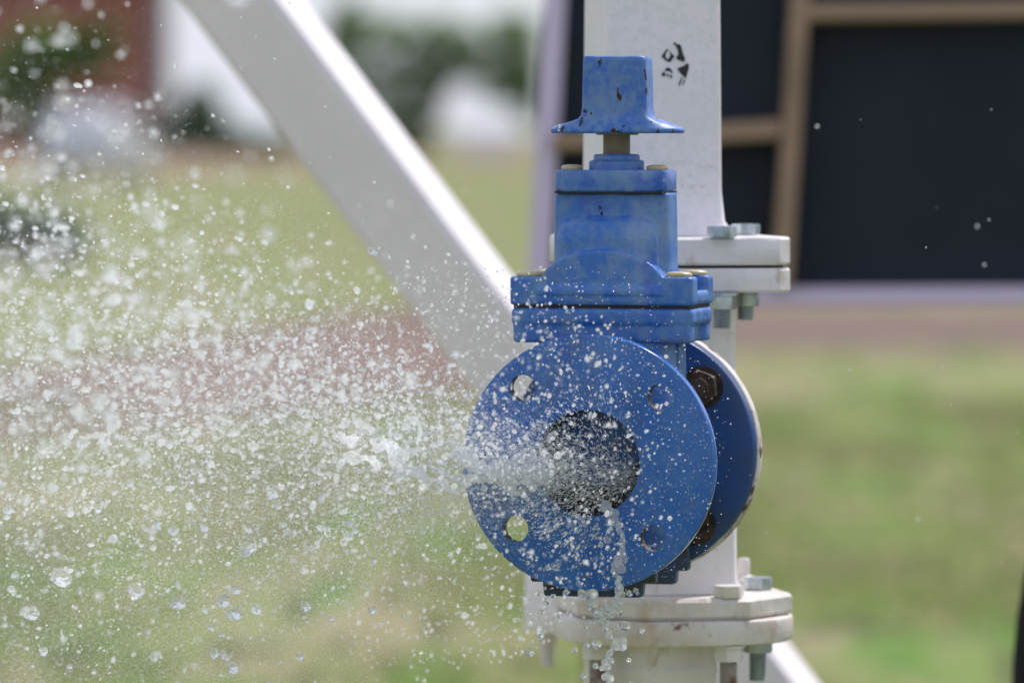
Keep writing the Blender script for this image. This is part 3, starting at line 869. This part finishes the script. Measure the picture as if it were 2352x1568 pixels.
# white drips
def drip(pts, r):
    bm = bmesh.new()
    for i, (x, y, z) in enumerate(pts):
        q = bmesh.ops.create_icosphere(bm, subdivisions=2, radius=r[i]); xf(bm, q['verts'], (x, y, z))
    obj('paint_drip', bm, M_drip, valve, 60)
drip([(-.0335, -.0415, .2632), (-.0335, -.0422, .2622), (-.0334, -.0440, .261), (-.0333, -.0462, .2592)], [.0010, .0009, .0006, .0007])
drip([(.0605, -.0385, .1440), (.0545, -.0385, .1436), (.0635, -.0395, .1425), (.0635, -.0394, .1400), (.0640, -.0394, .1375)], [.0018, .0012, .0008, .0006, .0007])

# mating white flange and pipe stub belong to the column
bm = flange(RF + .001, [], .04, 0, .016)
bmesh.ops.translate(bm, vec=(0, -yF + .0012, 0), verts=bm.verts[:])
bmesh.ops.transform(bm, matrix=CMi @ VM, verts=bm.verts[:])
for v in bm.verts: v.co *= 1 + .0004 * mnoise.noise(v.co * 300)
obj('pipe_flange', bm, M_rim, colm, 30)
bm = bmesh.new(); tubeY(bm, .046, .040, -yF + .017, -yF + .10)
bmesh.ops.transform(bm, matrix=CMi @ VM, verts=bm.verts[:])
obj('pipe_stub', bm, M_white, colm, 40)

# ------------------------------------------------------------------ water
def ico(sub):
    bm = bmesh.new(); bmesh.ops.create_icosphere(bm, subdivisions=sub, radius=1)
    v = np.array([x.co[:] for x in bm.verts], np.float32); f = np.array([[q.index for q in p.verts] for p in bm.faces], np.int32)
    bm.free(); return v, f
def sphere_cloud(name, C, rad, vel, stretch, sub, m, label, cat):
    "merged little drops, each stretched along its flight"
    v0, f0 = ico(sub)
    n, k = len(C), len(v0)
    vel = vel / np.maximum(np.linalg.norm(vel, axis=1, keepdims=True), 1e-9)
    dirs = np.repeat(v0[None], n, 0) * (1 + .22 * rng.standard_normal((n, 1, 3))) * (1 + .045 * rng.standard_normal((n, k, 1)))
    dirs = dirs.astype(np.float32)
    along = np.einsum('nkj,nj->nk', dirs, vel)
    pts = dirs + along[..., None] * vel[:, None, :] * (stretch[:, None, None] - 1)
    co = C[:, None, :] + pts * rad[:, None, None]
    fi = (f0[None] + (np.arange(n, dtype=np.int32) * k)[:, None, None]).reshape(-1, 3)
    me = bpy.data.meshes.new(name)
    me.vertices.add(n * k); me.vertices.foreach_set('co', co.astype(np.float32).ravel())
    nf = len(fi)
    me.loops.add(nf * 3); me.loops.foreach_set('vertex_index', fi.ravel())
    me.polygons.add(nf); me.polygons.foreach_set('loop_start', np.arange(0, nf * 3, 3, dtype=np.int32))
    me.update(); 
    return tag(link(name, me, m, None, 180), label, cat, kind='stuff')
S0 = np.array(P(1335, 1080, 4.43))
def fan(n, rmax, rpow, th_mean, th_sd, rmin=.0):
    "positions in the spray fan: rho across the picture plane, theta above level, toward the camera"
    rho = rmin + (rmax - rmin) * rng.random(n) ** rpow
    th = rng.normal(th_mean, th_sd, n)
    lift = np.clip((th - R(2)) / R(38), 0, 1.3)
    sl = rng.normal(-.15, .60, n) - lift * rng.random(n) * 3.2
    x = -rho * np.cos(th); z = rho * np.sin(th) - .25 * rho ** 2
    y = rho * sl
    pos = S0 + np.stack([x, y, z], 1)
    vel = np.stack([-np.cos(th), sl * .8, np.sin(th) - .5 * rho], 1)
    pos += rng.normal(0, 1, (n, 3)) * (np.array([.012, .03, .014]) * (.5 + 2 * rho[:, None]))
    return pos, vel
def cat_(*ps): return np.concatenate([p[0] for p in ps]), np.concatenate([p[1] for p in ps])
def front_of(pos, vel, ymin=None):
    "drop those inside the valve"
    loc = (np.c_[pos, np.ones(len(pos))] @ np.array(VMi).T)[:, :3]
    bad = (loc[:, 1] > yF - .002) & (np.hypot(loc[:, 0], loc[:, 2]) < .108)
    bad |= (np.abs(loc[:, 0]) < .08) & (loc[:, 1] > -.055) & (loc[:, 2] > 0) & (loc[:, 2] < .33)
    return pos[~bad], vel[~bad]
# bright separate drops of the fan
pos, vel = front_of(*cat_(fan(5600, .66, .62, R(13), R(11)), fan(2800, .36, .9, R(14), R(14)), fan(3300, .70, .6, R(25), R(9), .05), fan(1300, .62, .8, R(-6), R(10)), fan(1300, .80, .6, R(36), R(10), .18)))
n = len(pos)
rad = np.clip(np.exp(rng.normal(math.log(.00053), .52, n)), .00025, .0022) * (1 + 1.5 * np.abs(pos[:, 1] - 4.44))
sphere_cloud('water_spray', pos, rad, vel, rng.uniform(1, 1.6, n), 2, M_spray, 'white spray of flying drops bursting left from the valve mouth', 'water spray')
# fine droplets
pos, vel = front_of(*cat_(fan(9000, .66, .62, R(15), R(15)), fan(4500, .66, .7, R(-8), R(14))))
n = len(pos)
rad = np.clip(np.exp(rng.normal(math.log(.00034), .45, n)), .00012, .0012)
sphere_cloud('fine_spray', pos, rad, vel, rng.uniform(1, 2.2, n), 1, M_spray, 'fine white droplets filling the spray left of the valve', 'water spray')
# scattered droplets in front of the valve itself: fine ones by the flange, bigger ones nearer the camera
for n, y0, y1, r0, lab in ((2800, .008, .09, .00030, 'tiny droplets floating close before the blue flange'), (3600, .08, .40, .00068, 'soft round droplets drifting toward the camera before the valve')):
    ang = rng.uniform(0, 2 * math.pi, n); rr_ = .15 * rng.random(n) ** .55
    loc = np.stack([rr_ * np.cos(ang) - .03 - (y1 > .2) * .02, yF - y0 - rng.random(n) * (y1 - y0), rr_ * np.sin(ang) + .012], 1)
    pos = (np.c_[loc, np.ones(n)] @ np.array(VM).T)[:, :3]
    rad = np.clip(np.exp(rng.normal(math.log(r0), .4, n)), .0001, .0022)
    sphere_cloud('fine_spray', pos, rad, rng.normal(0, 1, (n, 3)), rng.uniform(1, 1.4, n), 1, M_spray, lab, 'water spray')
# streaks rushing out of the bore
n = 4800
u_ = rng.random(n) ** .8
ang = rng.normal(R(176), R(34), n)
loc = np.stack([.034 + 0 * u_, yF + .02 - u_ * .05, -.012 + 0 * u_], 1)
loc[:, 0] += np.cos(ang) * u_ * .085; loc[:, 2] += np.sin(ang) * u_ * .075
loc += rng.normal(0, .004, (n, 3))
r_in = np.hypot(loc[:, 0], loc[:, 2])
ok = (loc[:, 1] < yF - .001) | (r_in < .039)
loc, ang, u_ = loc[ok], ang[ok], u_[ok]
n = len(loc)
pos = (np.c_[loc, np.ones(n)] @ np.array(VM).T)[:, :3]
v_ = np.stack([np.cos(ang), -.6 + 0 * ang, np.sin(ang)], 1) @ np.array(VM.to_3x3()).T
rad = np.clip(np.exp(rng.normal(math.log(.00030), .35, n)), .0001, .0008)
sphere_cloud('water_jet', pos, rad, v_, rng.uniform(1.5, 4.0, n), 1, M_foam, 'white streaks of water rushing out of the round valve mouth', 'water jet')
# mist: a cloud of points
pos, vel = front_of(*cat_(fan(780000, .74, .62, R(13), R(17)), fan(440000, .74, .72, R(-14), R(16))))
n = len(pos)
me = bpy.data.meshes.new('water_mist')
me.vertices.add(n); me.vertices.foreach_set('co', pos.astype(np.float32).ravel())
at = me.attributes.new('rad', 'FLOAT', 'POINT')
at.data.foreach_set('value', np.clip(np.exp(rng.normal(math.log(.000105), .3, n)), .00004, .0003).astype(np.float32))
me.update()
mist = tag(link('water_mist', me, M_mist, None, None), 'pale water mist hanging around the spray', 'mist', kind='stuff')
ng = bpy.data.node_groups.new('mist points', 'GeometryNodeTree')
ng.interface.new_socket('Geometry', in_out='INPUT', socket_type='NodeSocketGeometry')
ng.interface.new_socket('Geometry', in_out='OUTPUT', socket_type='NodeSocketGeometry')
gi, go = ng.nodes.new('NodeGroupInput'), ng.nodes.new('NodeGroupOutput')
mp = ng.nodes.new('GeometryNodeMeshToPoints'); na = ng.nodes.new('GeometryNodeInputNamedAttribute'); na.data_type = 'FLOAT'; na.inputs[0].default_value = 'rad'
sm = ng.nodes.new('GeometryNodeSetMaterial'); sm.inputs['Material'].default_value = M_mist
ng.links.new(gi.outputs[0], mp.inputs['Mesh']); ng.links.new(na.outputs['Attribute'], mp.inputs['Radius'])
ng.links.new(mp.outputs[0], sm.inputs[0]); ng.links.new(sm.outputs[0], go.inputs[0])
mm = mist.modifiers.new('points', 'NODES'); mm.node_group = ng

# liquid strands: chains of merging blobs
def strand(name, pts, m, label, voxel=.0007, jit=.5, fill=3):
    "pts: (u, v, D, radius in picture units)"
    bm = bmesh.new()
    for (a0, b0) in zip(pts, pts[1:]):
        for j in range(fill):
            t = j / fill + random.uniform(0, 1 / fill)
            u, v, D, r = [a0[i] + (b0[i] - a0[i]) * t for i in range(4)]
            r = r * random.uniform(.55, 1.25)
            q = bmesh.ops.create_icosphere(bm, subdivisions=2, radius=r * D / F)
            xf(bm, q['verts'], P(u + random.gauss(0, r * jit), v + random.gauss(0, r * jit), D + random.gauss(0, .003)))
    o = obj(name, bm, m, None, remesh=voxel, sm_it=2)
    return tag(o, label, 'water')
FD = 4.42
strand('water_dribble', [(1386, 1150, FD, 8), (1400, 1172, FD, 9), (1412, 1195, FD, 8), (1424, 1215, FD, 6), (1432, 1238, FD, 6), (1428, 1262, FD, 6), (1425, 1282, FD, 10), (1413, 1298, FD, 11), (1419, 1325, FD, 6), (1424, 1352, FD, 9), (1416, 1378, FD, 8), (1408, 1402, FD, 6), (1396, 1418, FD, 6)],
       M_trickle, 'clear trickle of water running down the front of the blue flange', .0006, .45, 9)
strand('water_dribble', [(1330, 1360, FD, 8), (1358, 1368, FD, 12), (1375, 1392, FD, 9), (1384, 1412, FD, 10), (1390, 1440, FD, 7), (1400, 1462, FD, 8), (1428, 1475, FD, 12), (1420, 1484, FD, 8), (1396, 1500, FD, 9), (1390, 1530, FD, 8), (1394, 1570, FD, 8), (1392, 1600, FD, 8)],
       M_trickle, 'broken strand of water falling below the flange over the white plates', .0006, .5, 6)
strand('water_foam', [(1275, 1084, FD, 5), (1240, 1090, FD, 7), (1215, 1087, FD, 9), (1188, 1096, FD, 11), (1160, 1088, FD, 9), (1128, 1088, FD, 6), (1100, 1080, FD, 8), (1075, 1060, FD, 7), (1062, 1040, FD, 5)],
       M_foam, 'ragged white foam spilling left from the valve mouth', .0006, 1.5, 40)
strand('water_strand', [(1180, 1078, FD, 8), (1140, 1100, FD, 9), (1105, 1100, FD, 8), (1075, 1098, FD, 11), (1050, 1102, FD, 8), (1020, 1085, FD, 6), (1005, 1078, FD, 7)], M_foam, 'lumpy white strand of water crossing the left rim of the flange', .0008, .35, 5)
strand('water_strand', [(1050, 1132, 4.38, 7), (1030, 1120, 4.38, 9), (1010, 1104, 4.38, 8), (985, 1100, 4.37, 7), (965, 1092, 4.37, 12), (945, 1080, 4.36, 12), (925, 1068, 4.36, 9), (908, 1045, 4.35, 8), (900, 1020, 4.35, 7)], M_foam, 'lumpy white strand curling left beyond the flange', .0008, .35, 5)
strand('water_strand', [(862, 1082, 4.34, 6), (868, 1068, 4.34, 7), (858, 1058, 4.34, 8), (840, 1050, 4.33, 6), (820, 1052, 4.33, 12), (800, 1042, 4.33, 9), (778, 1078, 4.33, 6)], M_foam, 'short lumpy white strand farthest left of the valve', .0008, .35, 5)

def z7(x, y, D, r): return ((600 + x / 2.613) * .91875, (800 + y / 2.613) * .91875, D, r)
# a few stray droplets beside the valve
n = 40
pos = np.array([P(random.uniform(1500, 2352), random.uniform(250, 1500), random.choice((random.uniform(3.9, 4.4), random.uniform(4.5, 5.4)))) for _ in range(n)])
loc = (np.c_[pos, np.ones(n)] @ np.array(VMi).T)[:, :3]
pos = pos[(np.abs(loc[:, 0]) > .13) | (loc[:, 1] < -.11)]
n = len(pos)
sphere_cloud('fine_spray', pos, np.clip(np.exp(rng.normal(math.log(.00045), .4, n)), .0002, .0010), rng.normal(0, 1, (n, 3)), np.ones(n), 2, M_spray, 'few stray droplets drifting right of the valve', 'water spray')
strand('water_strand', [z7(970, 820, 4.37, 6), z7(990, 880, 4.37, 8), z7(1010, 950, 4.37, 8), z7(1035, 1020, 4.37, 9), z7(1085, 1025, 4.37, 6)], M_foam, 'short white strand hanging down above the grass left of the flange', .0008, .4, 5)
strand('water_strand', [z7(640, 750, 4.33, 6), z7(700, 790, 4.33, 8), z7(740, 800, 4.33, 9), z7(790, 755, 4.33, 5)], M_foam, 'small white splash of water up and left of the flange', .0008, .5, 6)
strand('water_strand', [z7(1420, 850, 4.40, 8), z7(1480, 890, 4.40, 10), z7(1540, 950, 4.40, 8), z7(1620, 990, 4.41, 9), z7(1680, 1010, 4.41, 12)], M_foam, 'white strand of water arching over the left rim of the flange', .0008, .6, 7)
strand('water_strand', [z7(860, 780, 4.36, 6), z7(920, 820, 4.36, 10), z7(1000, 830, 4.36, 9), z7(1060, 860, 4.36, 8), z7(1110, 830, 4.36, 8)], M_foam, 'broken white strand of water over the pale grass', .0008, .8, 6)
# single big drops one can pick out
drop_meshes = []
for i in range(6):
    bm = bmesh.new(); bmesh.ops.create_icosphere(bm, subdivisions=4, radius=1)
    off = Vector((i * 7.1, i * 3.3, 0))
    for v in bm.verts:
        v.co *= 1 + .34 * mnoise.noise(v.co * (1.1 + .25 * (i % 3)) + off) + .10 * mnoise.noise(v.co * 3 + off)
    me = bpy.data.meshes.new('water_drop'); bm.to_mesh(me); bm.free()
    me.materials.append(M_dropw); me.shade_smooth()
    drop_meshes.append(me)
LL = 'large clear water drop flying over the grass at the lower left'
LF = 'clear water drop falling in front of the blue flange'
LB = 'clear water drop falling below the flange before the white plates'
drops = [(LL, u, v, r) for u, v, r in [(142, 1325, 24), (312, 1355, 20), (410, 1384, 18), (512, 1378, 16), (543, 1353, 12), (538, 1408, 15), (590, 1398, 13), (702, 1392, 13), (72, 1408, 19), (565, 1262, 16), (580, 1256, 10),
    (625, 1133, 14), (637, 1160, 10), (492, 1500, 11), (512, 1500, 8), (690, 1508, 10), (535, 1532, 14), (520, 1510, 7), (160, 1530, 7), (486, 1440, 8), (470, 1400, 8), (510, 1455, 9), (400, 1218, 10), (361, 1202, 9), (468, 1212, 10), (573, 1215, 9),
    (20, 1170, 12), (35, 1320, 9), (25, 1352, 8), (100, 1495, 10), (60, 1245, 7), (225, 1170, 9), (190, 1017, 14), (268, 1000, 8), (800, 1230, 12), (790, 1245, 9), (815, 1218, 8), (860, 1285, 7), (855, 1400, 9), (905, 1170, 8), (885, 1115, 10), (970, 1075, 11),
    (1012, 1118, 9), (870, 1062, 8), (700, 1175, 9), (650, 1205, 8), (760, 1420, 7), (300, 1110, 9), (440, 1105, 8), (390, 1020, 10)]]
drops += [(LF, u, v, r) for u, v, r in [(1277, 1304, 8), (1258, 1303, 6), (1283, 1290, 7), (1395, 1240, 9), (1380, 1250, 6), (1370, 1210, 6), (1345, 1205, 5), (1300, 1245, 6), (1382, 1278, 5), (1328, 1278, 5), (1240, 1306, 5), (1250, 1220, 5), (1385, 1315, 5), (1420, 1305, 7), (1212, 1292, 5), (1320, 1180, 6)]]
drops += [(LB, u, v, r) for u, v, r in [(1435, 1437, 13), (1370, 1478, 11), (1348, 1480, 7), (1242, 1458, 9), (1216, 1497, 9), (1475, 1448, 6), (1392, 1528, 0), (1368, 1528, 7), (1449, 1570, 6), (1340, 1550, 8), (1320, 1492, 7), (1445, 1515, 5), (1245, 1405, 6), (1285, 1415, 6), (1205, 1450, 4), (1300, 1360, 8), (1270, 1368, 6), (1460, 1355, 6), (1445, 1362, 7), (1258, 1380, 7), (1372, 1415, 8), (1425, 1405, 7), (1408, 1440, 6), (1345, 1440, 5), (1465, 1362, 4), (1238, 1362, 6)] if r]
GR = {LL: 'large water drops over the grass', LF: 'water drops before the flange', LB: 'water drops below the flange'}
for i, (lab, u, v, r) in enumerate(drops):
    D = 4.42 + random.gauss(0, .03) if lab != LL else 4.40 - .05 * (1344 - u) / 1000 + random.gauss(-.03, .05)
    if lab != LL: D = min(D, 4.42)
    o = bpy.data.objects.new('water_drop', drop_meshes[i % 6])
    COL.objects.link(o)
    o.location = P(u, v, D)
    s = r * D / F * .95
    o.scale = (s * random.uniform(.85, 1.1), s, s * random.uniform(.9, 1.15))
    o.rotation_euler = (random.uniform(0, 6), random.uniform(0, 6), random.uniform(0, 6))
    tag(o, lab, 'water drop', GR[lab])
